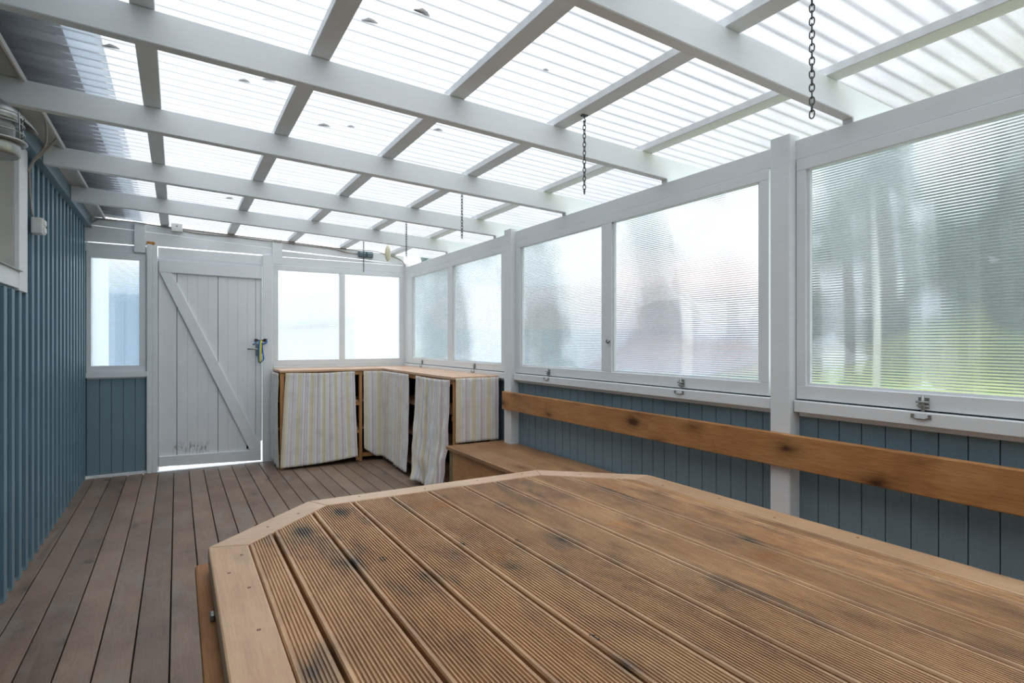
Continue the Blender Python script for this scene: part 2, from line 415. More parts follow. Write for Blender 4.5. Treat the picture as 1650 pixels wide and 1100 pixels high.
# ---- ribbed plastic pane
def pane_mb(axis, a0, a1, z0, z1, pos, t=.006, pitch=.0108, amp=.00045, out=1):
    """flat inner face, ribbed outer face, ribs run level."""
    m = MB(); n = max(8, int((z1-z0)/pitch*6)); b = 0
    rows = []
    for j in range(n+1):
        z = z0+(z1-z0)*j/n; d = pos+out*(t+amp*(1-math.cos(2*PI*(z-z0)/pitch)))
        rows.append((d, z))
    def P(a, d, z): return (d, a, z) if axis == 'y' else (a, d, z)
    for d, z in rows:
        m.v += [P(a0, d, z), P(a1, d, z)]
    fl = (lambda f: f) if axis == 'y' else (lambda f: f[::-1])     # outer face looks outwards
    for j in range(n): m.add([fl((2*j, 2*j+1, 2*j+3, 2*j+2))], 0, True)
    k = len(m.v)
    m.v += [P(a0, pos, z0), P(a1, pos, z0), P(a1, pos, z1), P(a0, pos, z1)]
    m.add([fl((k+3, k+2, k+1, k))])
    m.mi = {}
    z = z0+pitch
    while z < z1-.002:      # the webs of the twin-wall sheet
        k = len(m.v); m.v += [P(a0, pos-.0075, z), P(a1, pos-.0075, z), P(a1, pos-.0003, z), P(a0, pos-.0003, z)]
        m.mi[len(m.f)] = 1; m.add([(k, k+1, k+2, k+3)]); z += pitch
    return m
def latch_mb(y, z, x):
    m = MB(); z -= .002
    m.box(x-.004, x, y-.017, y+.017, z+.008, z+.046)
    m.tube([(x-.009, y, z+.052), (x-.009, y, z-.020)], .0055, 8)
    m.tube([(x-.013, y-.021, z+.030), (x-.013, y+.021, z+.030)], .004, 6)
    m.tube([(x-.010, y-.018, z+.016), (x-.010, y+.018, z+.016)], .004, 6)
    m.tube([(x-.022, y-.026, z-.020), (x-.025, y-.014, z-.029), (x-.025, y+.014, z-.029), (x-.022, y+.026, z-.020)], .0036, 6)
    m.box(x-.026, x-.0195, y-.032, y-.022, z-.027, z-.013); m.box(x-.026, x-.0195, y+.022, y+.032, z-.027, z-.013)
    return m
def side_window(name, y0, y1, panes, latches, z0=1.0035, z1=2.034, zg0=1.062, zg1=1.984, x=2.31):
    r = sroot(name, (x, (y0+y1)/2, z0))
    m = MB(); ys = [y0]+[q for p in panes for q in p]+[y1]
    m.box(x, x+.045, y0, y1, z0, zg0); m.box(x, x+.045, y0, y1, zg1, z1)
    for i in range(0, len(ys), 2): m.box(x, x+.045, ys[i], ys[i+1], zg0, zg1)
    wf = obj('window_frame', m, 'white_y', r, bevel=.002)
    for a, b in panes:
        obj('pane', pane_mb('y', a-.006, b+.006, zg0-.006, zg1+.006, x+.028), 'pane', r)
        m = MB()
        m.box(x+.012, x+.028, a, a+.012, zg0, zg1); m.box(x+.012, x+.028, b-.012, b, zg0, zg1)
        m.box(x+.012, x+.028, a+.012, b-.012, zg0, zg0+.010)
        obj('glazing_bead', m, 'white', wf)
    for y in latches: obj('latch', latch_mb(y, 1.005, x), 'steel', wf)
    return r
side_window('window_3', 3.995, 6.372, [(4.10, 5.07), (5.18, 6.172)], [4.583, 5.844])
w4 = side_window('window_4', 1.632, 3.865, [(1.681, 2.715), (2.811, 3.80)], [2.144, 3.40])
hk = MB(); hk.tube([(2.306, 2.752, 1.262), (2.300, 2.752, 1.250), (2.300, 2.742, 1.242), (2.300, 2.726, 1.243), (2.300, 2.718, 1.254)], .004, 7); obj('hook', hk, 'darksteel', w4)
side_window('window_5', .30, 1.498, [(.35, 1.456)], [1.009])
side_window('window_7', -1.5, .18, [(-1.45, .13)], [-.6])  # unseen window, added to carry the daylight on behind the view
# ---- right wall: panelling, sill, plate
mb = MB(); y = 1.422-.0885*34
while y < YE:
    mb.box(2.345, 2.36, max(y, YB)+.0016, min(y+.0885, YE)-.0016, 0, .95); y += .0885
wr = struct('wall_right', mb, 'bluepanel', .0015)
mb = MB(); mb.box(2.362, 2.372, YB, YE, 0, .95); obj('backing', mb, 'bluepanel', wr)
mb = MB()
for a, b in ((YB, .16), (.29, 1.497), (1.61, 3.868), (3.99, 6.38)):
    mb.box(2.290, 2.36, a, b, .947, .997)
obj('sill', mb, 'white_y', wr, bevel=.003)
mb = MB(); mb.box(2.357, 2.366, YB, YE, .955, 1.05); obj('backing', mb, 'bluepanel', wr)  # added strip, keeps daylight out of the gap above the sill
mb = MB()
for a, b in ((YB, .16), (.30, 1.49), (1.62, 3.86), (3.995, 6.38)):
    mb.box(2.318, 2.345, a, b, .928, .9465)
obj('sill_moulding', mb, 'white_y', wr, bevel=.003)
mb = MB(); mb.box(2.314, 2.36, YB, YE, 2.036, 2.122); obj('wall_plate', mb, 'white_y', wr, bevel=.002)

def post(name, label, x0, x1, y0, y1, z0, z1):
    m = MB(); m.box(x0, x1, y0, y1, z0, z1)
    return tag(obj(name, m, 'white', None, ((x0+x1)/2, (y0+y1)/2, z0), .004), label, 'post')
post('wall_post', 'white square post between the near large window and the two-pane window', 2.270, 2.3455, 1.503, 1.597, 0, 2.147)
post('wall_post', 'white square post at the end of the corner shelf, between two-pane windows', 2.270, 2.3455, 3.872, 3.982, 0, 2.145)
post('wall_post', 'white corner post where the far wall meets the window wall', 2.304, 2.3455, 6.376, 6.46, .0, 2.165)

# ---- end wall
we = sroot('wall_end', (0, YE, 0))
mb = MB(); gx = [-.708, -.612, -.522, -.431, -.338, -.256]
for a, b in zip(gx, gx[1:]): mb.box(a+.0015, b-.0015, YE, YE+.018, .028, .93)
mb.box(-.72, -.25, YE+.02, YE+.03, 0, .95)
xx = .87
while xx < 2.3: mb.box(xx+.0015, min(xx+.09, 2.3)-.0015, YE, YE+.018, .02, .96); xx += .09
obj('panelling', mb, 'bluepanel', we, bevel=.0015)
mb = MB(); mb.box(-.72, -.245, YE-.012, YE+.02, 0, .026); obj('base_strip', mb, 'white_x', we, bevel=.002)
mb = MB(); mb.box(-.712, -.236, YE-.035, YE+.02, .917, .966); mb.box(-.705, -.256, YE-.012, YE+.01, .905, .917)
mb.box(.868, 2.304, YE-.02, YE+.02, .93, .994); obj('sill', mb, 'white_x', we, bevel=.003)
def xboard(m, x0, x1, zl0, zl1, zr0, zr1, y0=YE, y1=YE+.022):
    m.prism([(x0, zl0), (x1, zr0), (x1, zr1), (x0, zl1)], 'y', y0, y1)
ztop = lambda x: 2.3585-.0455*x
for args in ((-.72, -.25, 2.317, ztop(-.72), 2.296, ztop(-.25)), (-.72, -.25, 2.163, 2.313, 2.159, 2.292), (-.72, -.25, 2.079, 2.153, 2.076, 2.149),
             (-.25, .862, 2.296, ztop(-.25), 2.232, ztop(.862)), (-.25, .862, 2.166, 2.2925, 2.154, 2.2285), (-.155, .768, 2.056, 2.152, 2.050, 2.142),
             (.862, 2.306, 2.226, ztop(.862), 2.160, ztop(2.306)), (.862, 2.306, 2.149, 2.210, 2.1465, 2.1575), (.862, 2.306, 2.064, 2.1425, 2.055, 2.1425)):
    m = MB(); xboard(m, *args); obj('top_board', m, 'white_x', we, bevel=.002)
mb = MB()
for a, b, z0, z1 in ((-.26, -.195, 0, 2.16), (-.745, -.70, 0, 2.32), (-.16, .77, 2.021, 2.07), (.86, 2.31, 2.04, 2.075), (.86, 2.31, .97, 1.015), (-.70, -.261, .95, .985), (-.70, -.261, 2.06, 2.088), (.862, .88, 0, 2.039), (2.29, 2.36, 0, 2.039)):
    mb.box(a, b, YE+.0345, YE+.040, z0, z1)
obj('light_block_strip', mb, 'white_x', we)  # added behind the joints to stop daylight leaking through
for a, b, z0, z1 in ((-.347, -.256, 2.088, 2.370), (.860, .958, 2.061, 2.316)):
    m = MB(); m.box(a, b, YE-.026, YE, z0, z1); obj('nailing_block', m, 'white', we, bevel=.003)

def end_window(name, x0, x1, panes, z0, z1, zg0, zg1):
    r = sroot(name, ((x0+x1)/2, YE, z0)); y = YE-.012
    m = MB(); xs = [x0]+[q for p in panes for q in p]+[x1]
    m.box(x0, x1, y, y+.045, z0, zg0); m.box(x0, x1, y, y+.045, zg1, z1)
    for i in range(0, len(xs), 2): m.box(xs[i], xs[i+1], y, y+.045, zg0, zg1)
    obj('window_frame', m, 'white', r, bevel=.002)
    for a, b in panes: obj('pane', pane_mb('x', a-.006, b+.006, zg0-.006, zg1+.006, y+.028), 'pane', r)
    return r
end_window('window_1', -.710, -.256, [(-.673, -.306)], .968, 2.074, 1.027, 2.016)
end_window('window_2', .868, 2.304, [(.919, 1.558), (1.614, 2.249)], .998, 2.052, 1.054, 2.002)

# ---- door in the end wall
dr = sroot('door_1', (.3, YE, 0))
mb = MB(); px_ = [-.150, 0.0, .090, .178, .268, .356, .445, .535, .625, .703, .752]
wide = {0.0: .0026, .356: .0026, .703: .002}
for a, b in zip(px_, px_[1:]):
    mb.box(a+wide.get(a, .0005), b-wide.get(b, .0005), YE+.004, YE+.026, .046-.03*(a+.15), 2.02)
M['doorplank'] = door_paint(); obj('door_planks', mb, 'doorplank', dr)
mb = MB(); mb.box(-.147, .750, YE+.027, YE+.032, .07, 2.02); obj('joint_shade_panel', mb, 'black', dr)  # black sheet added so the plank joints read as dark
mb = MB(); xboard(mb, -.147, .756, 1.916, 2.035, 1.899, 2.030, YE-.020, YE+.004); obj('door_rail', mb, 'white_x', dr, bevel=.003)
mb = MB(); xboard(mb, -.149, .750, .054, .149, .020, .131, YE-.020, YE+.004); obj('door_rail', mb, 'white_x', dr, bevel=.003)
mb = MB(); mb.prism([(-.145, 1.916), (-.043, 1.914), (.746, .185), (.738, .132), (.645, .135)], 'y', YE-.018, YE+.004)
obj('brace', mb, 'door', dr, bevel=.003)
mb = MB(); mb.box(-.246, -.206, YE-.030, YE+.02, 0, 2.172); mb.box(-.203, -.160, YE-.026, YE+.02, 0, 2.165)
mb.box(.767, .862, YE-.022, YE+.02, 0, 2.152); mb.box(.752, .767, YE+.020, YE+.04, .215, 2.05); mb.box(-.175, -.148, YE+.0265, YE+.04, 0, 2.05)
obj('door_frame', mb, 'white', dr, bevel=.003)
mb = MB(); mb.prism([(-.246, 2.172), (-.185, 2.172), (-.178, 2.185), (-.19, 2.20), (-.21, 2.198), (-.243, 2.202)], 'y', YE-.02, YE+.015)
obj('broken_frame_end', mb, 'endgrain', dr, bevel=.002)
mb = MB(); mb.box(-.16, .767, YE-.03, YE+.05, -.02, .006); obj('threshold', mb, 'white_x', dr)
hd = MB(); hd.box(.705, .730, YE-.001, YE+.004, 1.10, 1.225)
hp = obj('handle_plate', hd, 'steel', dr, bevel=.002)
hd = MB(); hd.tube([(.716, YE, 1.174), (.716, YE-.045, 1.174), (.706, YE-.052, 1.174), (.62, YE-.052, 1.173)], .0085, 10)
obj('handle', hd, 'steel', hp)
hd = MB(); hd.tube([(.698, YE-.010, 1.262), (.803, YE-.034, 1.263)], .006, 8); hd.tube([(.704, YE-.010, 1.262), (.704, YE-.034, 1.266)], .010, 8)
hd.tube([(.79, YE-.032, 1.250), (.79, YE-.038, 1.278)], .010, 8); hd.box(.692, .722, YE-.004, YE+.004, 1.248, 1.278); hd.box(.775, .810, YE-.030, YE-.022, 1.248, 1.278)
obj('bolt', hd, 'rust', dr)
hd = MB(); hd.box(.618, .632, YE-.010, YE+.004, .150, .200); obj('keyhole', hd, 'black', dr)

def ribbon(pts, w, m=None):
    m = m or MB(); b = len(m.v)
    for p in pts:
        m.v += [(p[0]-w/2, p[1], p[2]), (p[0]+w/2, p[1]+.002, p[2])]
    m.add([(2*i, 2*i+1, 2*i+3, 2*i+2) for i in range(len(pts)-1)], b, True); return m
ly = thing('lanyard', 'blue and yellow ribbon lanyard hanging from the rusty bolt on the white door', 'lanyard', (.74, YE-.05, 1.26))
Y0 = YE-.058
obj('blue_ribbon', ribbon([(.735, Y0+.012, 1.268), (.728, Y0, 1.22), (.722, Y0, 1.15), (.722, Y0, 1.08), (.728, Y0, 1.04), (.737, Y0-.004, 1.028), (.752, Y0, 1.045), (.770, Y0, 1.062), (.772, Y0, 1.075), (.765, Y0+.004, 1.12), (.757, Y0+.008, 1.20), (.75, Y0+.012, 1.262)], .014), 'ribblue', ly, solid=.002)
obj('yellow_ribbon', ribbon([(.750, Y0+.008, 1.262), (.745, Y0-.004, 1.20), (.740, Y0-.005, 1.13), (.736, Y0-.005, 1.07), (.736, Y0-.005, 1.036)], .017), 'ribyellow', ly, solid=.002)
mm = MB(); mm.tube([(.80, Y0+.016, 1.272), (.802, Y0, 1.250), (.79, Y0-.004, 1.232), (.768, Y0, 1.222), (.752, Y0+.006, 1.236)], [.005, .009, .009, .008, .005], 8)
obj('knot', mm, 'ribblue', ly); mm = MB()
mm.tube([(.706, Y0+.020, 1.255), (.70, Y0+.006, 1.235), (.685, Y0+.010, 1.224), (.672, Y0+.014, 1.216)], [.004, .005, .005, .006], 8)
obj('knot', mm, 'ribblue', ly)

# ---- back wall (behind the camera) closes the room
mb = MB(); x = XL
while x < 2.36:
    mb.box(x+.001, min(x+.12, 2.36)-.001, YB-.03, YB-.005, 0, .95); x += .12
wb = struct('wall_back', mb, 'bluepanel')
mb = MB(); z = .96
while z < 2.2:
    mb.box(XL, 2.36, YB-.03, YB-.005, z, z+.118); z += .12
obj('upper_boards', mb, 'white_x', wb)

# ------------------------------------------------------------------ roof
raf = [(1.260, 'white rafter nearest the camera, running over the post beside the near window'),
       (2.255, 'second white rafter from the camera, its underside crossed by a hanging chain behind it'),
       (3.200, 'white rafter whose left end is behind the caged wall lamp'),
       (4.200, 'white rafter next nearest but one to the door wall'),
       (5.200, 'white rafter closest to the door wall')]
raf = [(1.260, 'white rafter nearest the camera, in the top right of the roof'),
       (2.255, 'white rafter second from the camera, the longest one in view'),
       (3.200, 'middle one of the five white rafters, just above the caged lamp'),
       (4.200, 'white rafter one before the last towards the door wall'),
       (5.200, 'white rafter closest to the door wall')]
for y, lab in raf:
    m = MB(); xa, xb = -.666, 2.78
    m.prism([(xa, zb(xa)), (2.316, zb(2.316)), (2.316, 2.123), (xb, 2.123), (xb, zt(xb)), (xa, zt(xa))], 'y', y, y+.045)
    tag(obj('rafter', m, 'white_x', None, (.9, y+.022, zb(.9)), .003), lab, 'rafter', 'white rafters under the clear roof')
pur = [(-.100, 'white purlin nearest the blue wall, above the rafters'),
       (.475, 'white purlin second out from the blue wall'),
       (1.052, 'white purlin third out from the blue wall'),
       (1.597, 'white purlin carrying the hanging chains'),
       (2.170, 'white purlin nearest the window wall')]
for x, lab in pur:
    m = MB(); a, b = x-.036, x+.036
    m.prism([(a, zt(a)+.0004), (b, zt(b)+.0004), (b, zt(b)+.034), (a, zt(a)+.034)], 'y', YB, YE+.12)
    tag(obj('purlin', m, 'white_y', None, (x, 2.4, zt(x)), .002), lab, 'purlin', 'white purlins under the clear roof')
# corrugated sheet
PIT, AMP = .0762, .009
def sheet_pt(x, y): return zt(x)+.0355+AMP*(1-math.cos(2*PI*y/PIT))
mb = MB()
NY = int((YE+.16-YB)/PIT*12)
ys = [YB+(YE+.16-YB)*j/NY for j in range(NY+1)]
xs = [-.76, .3, 1.4, 2.84]
for yv in ys:
    for xv in xs: mb.v.append((xv, yv, sheet_pt(xv, yv)))
for j in range(NY):
    mb.add([(j*4+i, j*4+i+1, j*4+5+i, j*4+4+i) for i in range(3)], 0, True)
ce = struct('ceiling', mb, 'sheet')
# house eave above the sheet
ev = thing('exterior_eave', 'dark eave of the house with pale gutter seen through the clear roof', 'eave', (-.75, 2.4, 2.56))
mb = MB(); mb.box(-.80, -.432, YB, 7.5, 2.60, 2.63); obj('soffit', mb, 'soffit', ev)
mb = MB(); mb.box(-.80, -.76, YB, 7.5, 2.40, 2.60); obj('house_wall_top', mb, 'soffit', ev)
mb = MB(); mb.mi = None
prof = [(-.425+.065+.068*math.cos(a), 2.615+.068*math.sin(a)) for a in [PI+PI*k/12 for k in range(13)]]
mb.grid(lambda u, v: (prof[round(u*12)][0]-.001, YB+(7.5-YB)*v, prof[round(u*12)][1]), 12, 1); obj('gutter', mb, 'gutter', ev)
mb = MB(); mb.prism([(-.80, 2.66), (-.41, 2.635), (-.41, 2.645), (-.80, 2.95)], 'y', YB, 7.5); obj('roof_edge', mb, 'soffit', ev)

# dead leaves lying on the sheet
def leaf_mb(x, y, s, ang):
    m = MB(); c, sn = math.cos(ang), math.sin(ang)
    pts = [(-1, 0, 0), (-.5, .38, .2), (.1, .45, .3), (.6, .3, .15), (1, 0, .1), (.5, -.32, .2), (-.2, -.42, .25), (-.6, -.25, .1)]
    v = [(0, 0, .05)]+pts
    yy = round(y/PIT)*PIT          # the leaf lies in a valley
    for a, b, h in v:
        m.v.append((x+s*(a*c-b*sn), yy+s*.7*(a*sn+b*c), sheet_pt(x, yy)+.004+s*h*1.6))
    m.add([(0, 1+i, 1+(i+1) % 8) for i in range(8)], 0, True)
    return m, (x, yy, sheet_pt(x, yy))
leaves = [(-.225, 2.73, .022, .2), (-.20, 3.62, .030, .1), (-.19, 3.68, .016, .4), (.255, 2.75, .018, .3), (.345, 2.70, .020, .1), (.72, 1.83, .026, .4), (.585, 1.96, .022, 0),
          (.62, 2.55, .024, .1), (.66, 3.02, .024, .2), (.78, 3.0, .014, .1), (1.17, 2.78, .018, 0), (1.28, 1.93, .010, 0), (.36, 5.0, .02, .2), (.80, 3.65, .026, .3)]
leaf_labels = ['dead leaf on the clear roof by the dark eave, between the second and middle rafters', 'longest dead leaf by the dark eave, beyond the middle rafter',
    'small crumb of leaf beside the longest leaf by the dark eave', 'left one of two dead leaves close together between the two leftmost purlins', 'right one of two dead leaves close together between the two leftmost purlins',
    'largest dead leaf, high on the roof just beyond the nearest rafter', 'dead leaf touching the purlin, beside the largest leaf', 'jagged dead leaf just beyond the second rafter, near the third purlin',
    'round dead leaf just before the middle rafter, left one of a pair', 'small dead leaf just before the middle rafter, right one of a pair', 'lone dead leaf just beyond the second rafter, between third purlin and chain purlin',
    'tiny speck of leaf on the roof left of the second chain', 'dead leaf farthest away, on the roof near the junction box', 'lone dead leaf just beyond the middle rafter, above the door']
for i, (x, y, s, a) in enumerate(leaves):
    m, og = leaf_mb(x, y, s*1.35, a)
    tag(obj('dead_leaf', m, 'leaf', None, og, solid=.004), leaf_labels[i], 'leaf', 'dead leaves on the roof')

# ------------------------------------------------------------------ hanging chains
def link_mesh(lx, ly):
    pts = []
    for k in range(14):
        a = 2*PI*k/14; pts.append((lx*math.cos(a), 0, ly*math.copysign(abs(math.sin(a))**.8, math.sin(a))))
    m = MB(); m.loop(pts, .0021, 6); me = bpy.data.meshes.new('link')
    me.from_pydata(m.v, [], m.f); me.update()
    for p in me.polygons: p.use_smooth = True
    me.materials.append(M['darksteel']); return me
LK = link_mesh(.0065, .0125)
chains = [(.995, 1.905, 'steel chain nearest the camera, hanging before the near window'), (2.08, 1.916, 'steel chain hanging left of the square post, before the two-pane window'),
          (3.38, 1.908, 'steel chain hanging just behind the middle rafter'), (4.43, 1.925, 'steel chain hanging in front of the corner near the oval pendant'),
          (5.66, 1.945, 'steel chain hanging in front of the grey socket box')]
for y, zl, lab in chains:
    x = 1.61; z0 = zt(x)
    t = thing('hanging_chain', lab, 'chain', (x, y, z0), 'chains hanging from the purlin')
    m = MB(); m.tube([(x, y, z0+.01), (x, y, z0-.014), (x+.006, y, z0-.020), (x+.006, y, z0-.028), (x, y, z0-.031), (x-.006, y, z0-.026)], .0025, 6)
    m.box(x-.014, x+.014, y-.010, y+.010, z0-.005, z0)
    obj('hook', m, 'darksteel', t)
    z = z0-.037; k = 0
    while z > zl+.012:
        o = bpy.data.objects.new('link', LK); C.objects.link(o); o.parent = t
        o.location = (0, 0, z-z0); o.rotation_euler = (0, R.uniform(-.06, .06), (PI/2 if k % 2 else 0)+.5+R.uniform(-.15, .15)); z -= .0195; k += 1

# cream oval pendant on a string
t = thing('pendant', 'cream oval pendant hanging on a string below the last rafter', 'pendant', (1.85, 5.30, 2.16))
m = MB(); m.lathe([(.004, .078), (.016, .068), (.026, .040), (.030, 0), (.026, -.035), (.018, -.062), (.005, -.075)], (1.79, 5.45, 2.115), 16, Matrix.Diagonal((1, .45, 1)))
obj('oval_disc', m, 'cream', t)
m = MB(); m.tube([(1.79, 5.45, 2.19), (1.785, 5.45, 2.30)], .0015, 5); obj('string', m, 'cable', t)

# ------------------------------------------------------------------ cables and boxes
def cable(name, label, pts, r=.005):
    m = MB()
    # smooth the polyline
    P = [Vector(p) for p in pts]; q = []
    for i in range(len(P)-1):
        p0, p1, p2, p3 = P[max(i-1, 0)], P[i], P[i+1], P[min(i+2, len(P)-1)]
        for s in range(5):
            u = s/5; q.append(.5*((2*p1)+(-p0+p2)*u+(2*p0-5*p1+4*p2-p3)*u*u+(-p0+3*p1-3*p2+p3)*u**3))
    q.append(P[-1]); m.tube(q, r, 7)
    return tag(obj(name, m, 'cable', None, P[0]), label, 'cable')
YC = YE-.010
cable('cable', 'pale cable from the left corner to the white junction box above the door', [(-.70, YC-.02, 2.30), (-.66, YC, 2.335), (-.62, YC, 2.368), (-.52, YC, 2.372), (-.36, YC-.03, 2.366), (-.25, YC-.02, 2.360), (-.12, YC, 2.352), (-.05, YC, 2.350)])
cable('cable', 'pale cable running right from the junction box to the grey socket box', [(.05, YC, 2.330), (.2, YC, 2.315), (.5, YC, 2.312), (.8, YC, 2.300), (.91, YC-.03, 2.295), (1.0, YC, 2.292), (1.3, YC, 2.280), (1.5, YC, 2.270), (1.62, YC, 2.244), (1.758, YC, 2.238)])
cable('cable', 'upper pale cable along the top edge of the far wall to the right corner', [(.05, YC, 2.346), (.4, YC, 2.331), (.85, YC-.03, 2.311), (1.0, YC-.02, 2.306), (1.4, YC, 2.288), (1.6, YC, 2.280), (1.80, YC, 2.283), (1.95, YC, 2.281), (2.12, YC, 2.250), (2.24, YC, 2.215), (2.29, YC-.03, 2.165), (2.30, YC-.05, 2.125)])
m = MB(); m.box(-.047, .047, YE-.045, YE, 2.312, 2.392); jb = tag(obj('junction_box', m, 'plastic', None, (0, YE, 2.36), .006, seg=2), 'square white junction box on the boards above the door', 'junction box')
m = MB(); m.tube([(0, YE-.045, 2.364), (0, YE-.048, 2.364)], .006, 10); obj('screw', m, 'darksteel', jb)
# grey double socket box on the far wall
sb = thing('socket_box', 'blue-grey double outdoor socket box on the far wall above the two-pane window', 'socket', (1.845, YE, 2.235))
m = MB(); m.box(1.762, 1.928, YE-.035, YE, 2.198, 2.272); obj('housing', m, 'greybox', sb, bevel=.008, seg=2)
for xx in (1.802, 1.886):
    m = MB(); m.prism([(YE-.035, 2.262), (YE-.062, 2.245), (YE-.058, 2.208), (YE-.035, 2.203)], 'x', xx-.034, xx+.034); obj('lid', m, 'greybox', sb, bevel=.004, seg=2)
# white socket on the left wall
sw = thing('socket_box', 'white double socket box on the blue battened wall beside the house window', 'socket', (-.70, 4.17, 1.895))
m = MB(); m.box(-.709, -.655, 4.13, 4.22, 1.862, 1.952); obj('housing', m, 'plastic', sw, bevel=.006, seg=2)
for zz in (1.886, 1.928):
    m = MB(); m.box(-.656, -.648, 4.142, 4.208, zz-.016, zz+.016); obj('socket_face', m, 'plastic', sw, bevel=.004, seg=2)
cable('cable', 'thin white cable running up from the white socket to the eave trim', [(-.700, 4.13, 1.955), (-.700, 4.09, 2.0), (-.700, 4.05, 2.15), (-.690, 4.03, 2.22), (-.640, 4.02, 2.285), (-.590, 4.0, 2.35), (-.572, 3.98, 2.372)], .0055)
cable('cable', 'white cable branching from the eave trim towards the caged wall lamp', [(-.694, 3.99, 2.17), (-.660, 3.97, 2.245), (-.610, 3.92, 2.31), (-.576, 3.70, 2.372), (-.574, 3.5, 2.372), (-.574, 3.3, 2.372)], .0055)
cable('cable', 'white cable looping along the soffit above the nearest part of the blue wall', [(-.574, 3.16, 2.372), (-.572, 2.9, 2.368), (-.580, 2.72, 2.370), (-.61, 2.66, 2.375), (-.64, 2.60, 2.380), (-.63, 2.5, 2.380)], .006)

# ------------------------------------------------------------------ caged wall lamp
lx, lyy = -.598, 2.85
lp = thing('wall_lamp', 'galvanised caged wall lamp beside the house window', 'lamp', (lx-.11, lyy, 2.05))
m = MB(); m.lathe([(.072, 1.955), (.080, 1.962), (.080, 2.0), (.078, 2.006)], (lx, lyy, 0)); obj('bottom_cap', m, 'steel', lp)
m = MB(); m.lathe([(.078, 2.006), (.098, 2.006), (.101, 2.011), (.098, 2.016), (.078, 2.016)], (lx, lyy, 0)); obj('collar', m, 'steel', lp)
def frosted():
    m_, nt, out = newmat('frosted_lamp_glass')
    p = princ(nt, out, srgb(196, 198, 196), .2); p.inputs['Transmission Weight'].default_value = .5; return m_
M['lampglass'] = frosted()
m = MB(); m.lathe([(.062, 2.016), (.064, 2.06), (.062, 2.085)], (lx, lyy, 0)); obj('glass_jar', m, 'lampglass', lp)
m = MB(); m.lathe([(.064, 2.086), (.076, 2.088), (.078, 2.10), (.066, 2.132), (.042, 2.152), (.006, 2.160)], (lx, lyy, 0)); obj('dome', m, 'steel', lp)
m = MB()
for zz, rr in ((2.045, .090), (2.078, .090), (2.112, .090)):
    m.loop([(lx+rr*math.cos(2*PI*k/32), lyy+rr*math.sin(2*PI*k/32), zz) for k in range(32)], .0026, 6)
for k in range(6):
    a = 2*PI*k/6-.45; m.tube([(lx+r_*math.cos(a), lyy+r_*math.sin(a), z_) for r_, z_ in ((.092, 2.012), (.092, 2.06), (.091, 2.10), (.090, 2.122))], .0032, 6)
obj('cage', m, 'steel', lp)
tl = Matrix.Rotation(math.radians(33), 3, 'Y')
m = MB(); m.lathe([(.02, .020), (.05, .018), (.10, .004), (.132, -.010), (.132, -.013), (.10, .001), (.05, .014), (.02, .016)], (lx-.005, lyy+.19, 2.195), 36, tl); obj('reflector', m, 'steel', lp)
m = MB(); m.tube([(XL, lyy+.12, 2.06), (lx-.05, lyy+.1, 2.07), (lx, lyy+.03, 2.10)], .016, 10); m.tube([(lx-.04, lyy+.1, 2.07), (lx-.01, lyy+.19, 2.20)], .012, 8); obj('arm', m, 'steel', lp)
m = MB(); m.box(XL, XL+.02, lyy+.04, lyy+.2, 1.99, 2.13); obj('wall_plate', m, 'steel', lp, bevel=.004)

# ------------------------------------------------------------------ wall rail and bench
m = MB(); m.box(2.235, 2.2695, -.6, 3.955, .712, .854)
tag(obj('back_rail', m, 'rail', None, (2.25, 1.7, .712), .004, seg=2), 'long knotty pine board fixed across the posts as a backrest', 'rail')
bn = thing('bench', 'low pine bench along the window wall, ending at the corner shelf', 'bench', (2.06, 2.2, 0))
m = MB(); bx = [1.800, 1.975, 2.15, 2.336]
for a, b in zip(bx, bx[1:]): m.box(a+.0018, b-.0018, -.6, 4.072, .412, .440)
obj('seat', m, 'bench', bn, bevel=.003)
m = MB(); m.box(1.828, 1.850, -.6, 4.01, .004, .4115); obj('front_panel', m, 'benchfront', bn, bevel=.002)
m = MB(); m.box(1.826, 1.866, 4.012, 4.058, 0, .4115); obj('corner_leg', m, 'treated', bn, bevel=.002)
m = MB(); m.box(1.868, 2.33, 4.035, 4.055, .004, .4115); obj('end_panel', m, 'benchfront', bn)

# ------------------------------------------------------------------ corner shelf with curtains
FX, FY, EX, EY = .872, 5.925, 1.895, 4.125      # front planes: y=FY (door-wall run), x=EX (window-wall run)
ZC = .968
cs = thing('shelf_unit', 'L-shaped pine corner shelf under the far windows, hung with striped curtains', 'shelf', (1.9, 5.9, 0))
m = MB()
for a, b in ((5.905, 6.015), (6.018, 6.13), (6.133, 6.245), (6.248, 6.395)): m.box(.862, 2.285, a, b, ZC-.022, ZC)
obj('worktop', m, 'pinetop', cs, bevel=.002)
m = MB()
for a, b in ((1.878, 1.98), (1.983, 2.085), (2.088, 2.19), (2.193, 2.286)): m.box(a, b, 4.105, 5.902, ZC-.022, ZC)
obj('worktop', m, 'pinetopy', cs, bevel=.002)
def stick(name, x0, x1, y0, y1, z0, z1, mat='pine'):
    q = MB(); q.box(x0, x1, y0, y1, z0, z1); return obj(name, q, mat, cs, bevel=.002)
for x0, x1, y0, y1 in ((.866, .906, FY-.002, FY+.030), (1.640, 1.672, FY, FY+.04), (.866, .906, 6.33, 6.38), (EX+.002, EX+.04, 5.89, FY+.034), 
                       (EX, EX+.036, EY-.004, EY+.03), (2.24, 2.28, EY, EY+.04), (2.24, 2.28, 6.34, 6.38)):
    stick('post', x0, x1, y0, y1, 0, ZC-.0225)
stick('top_rail', .907, 1.6395, FY+.004, FY+.026, .905, .9455); stick('top_rail', 1.673, EX, FY+.004, FY+.026, .905, .9455)
stick('top_rail', EX+.004, EX+.026, EY+.031, 5.889, .905, .9455)
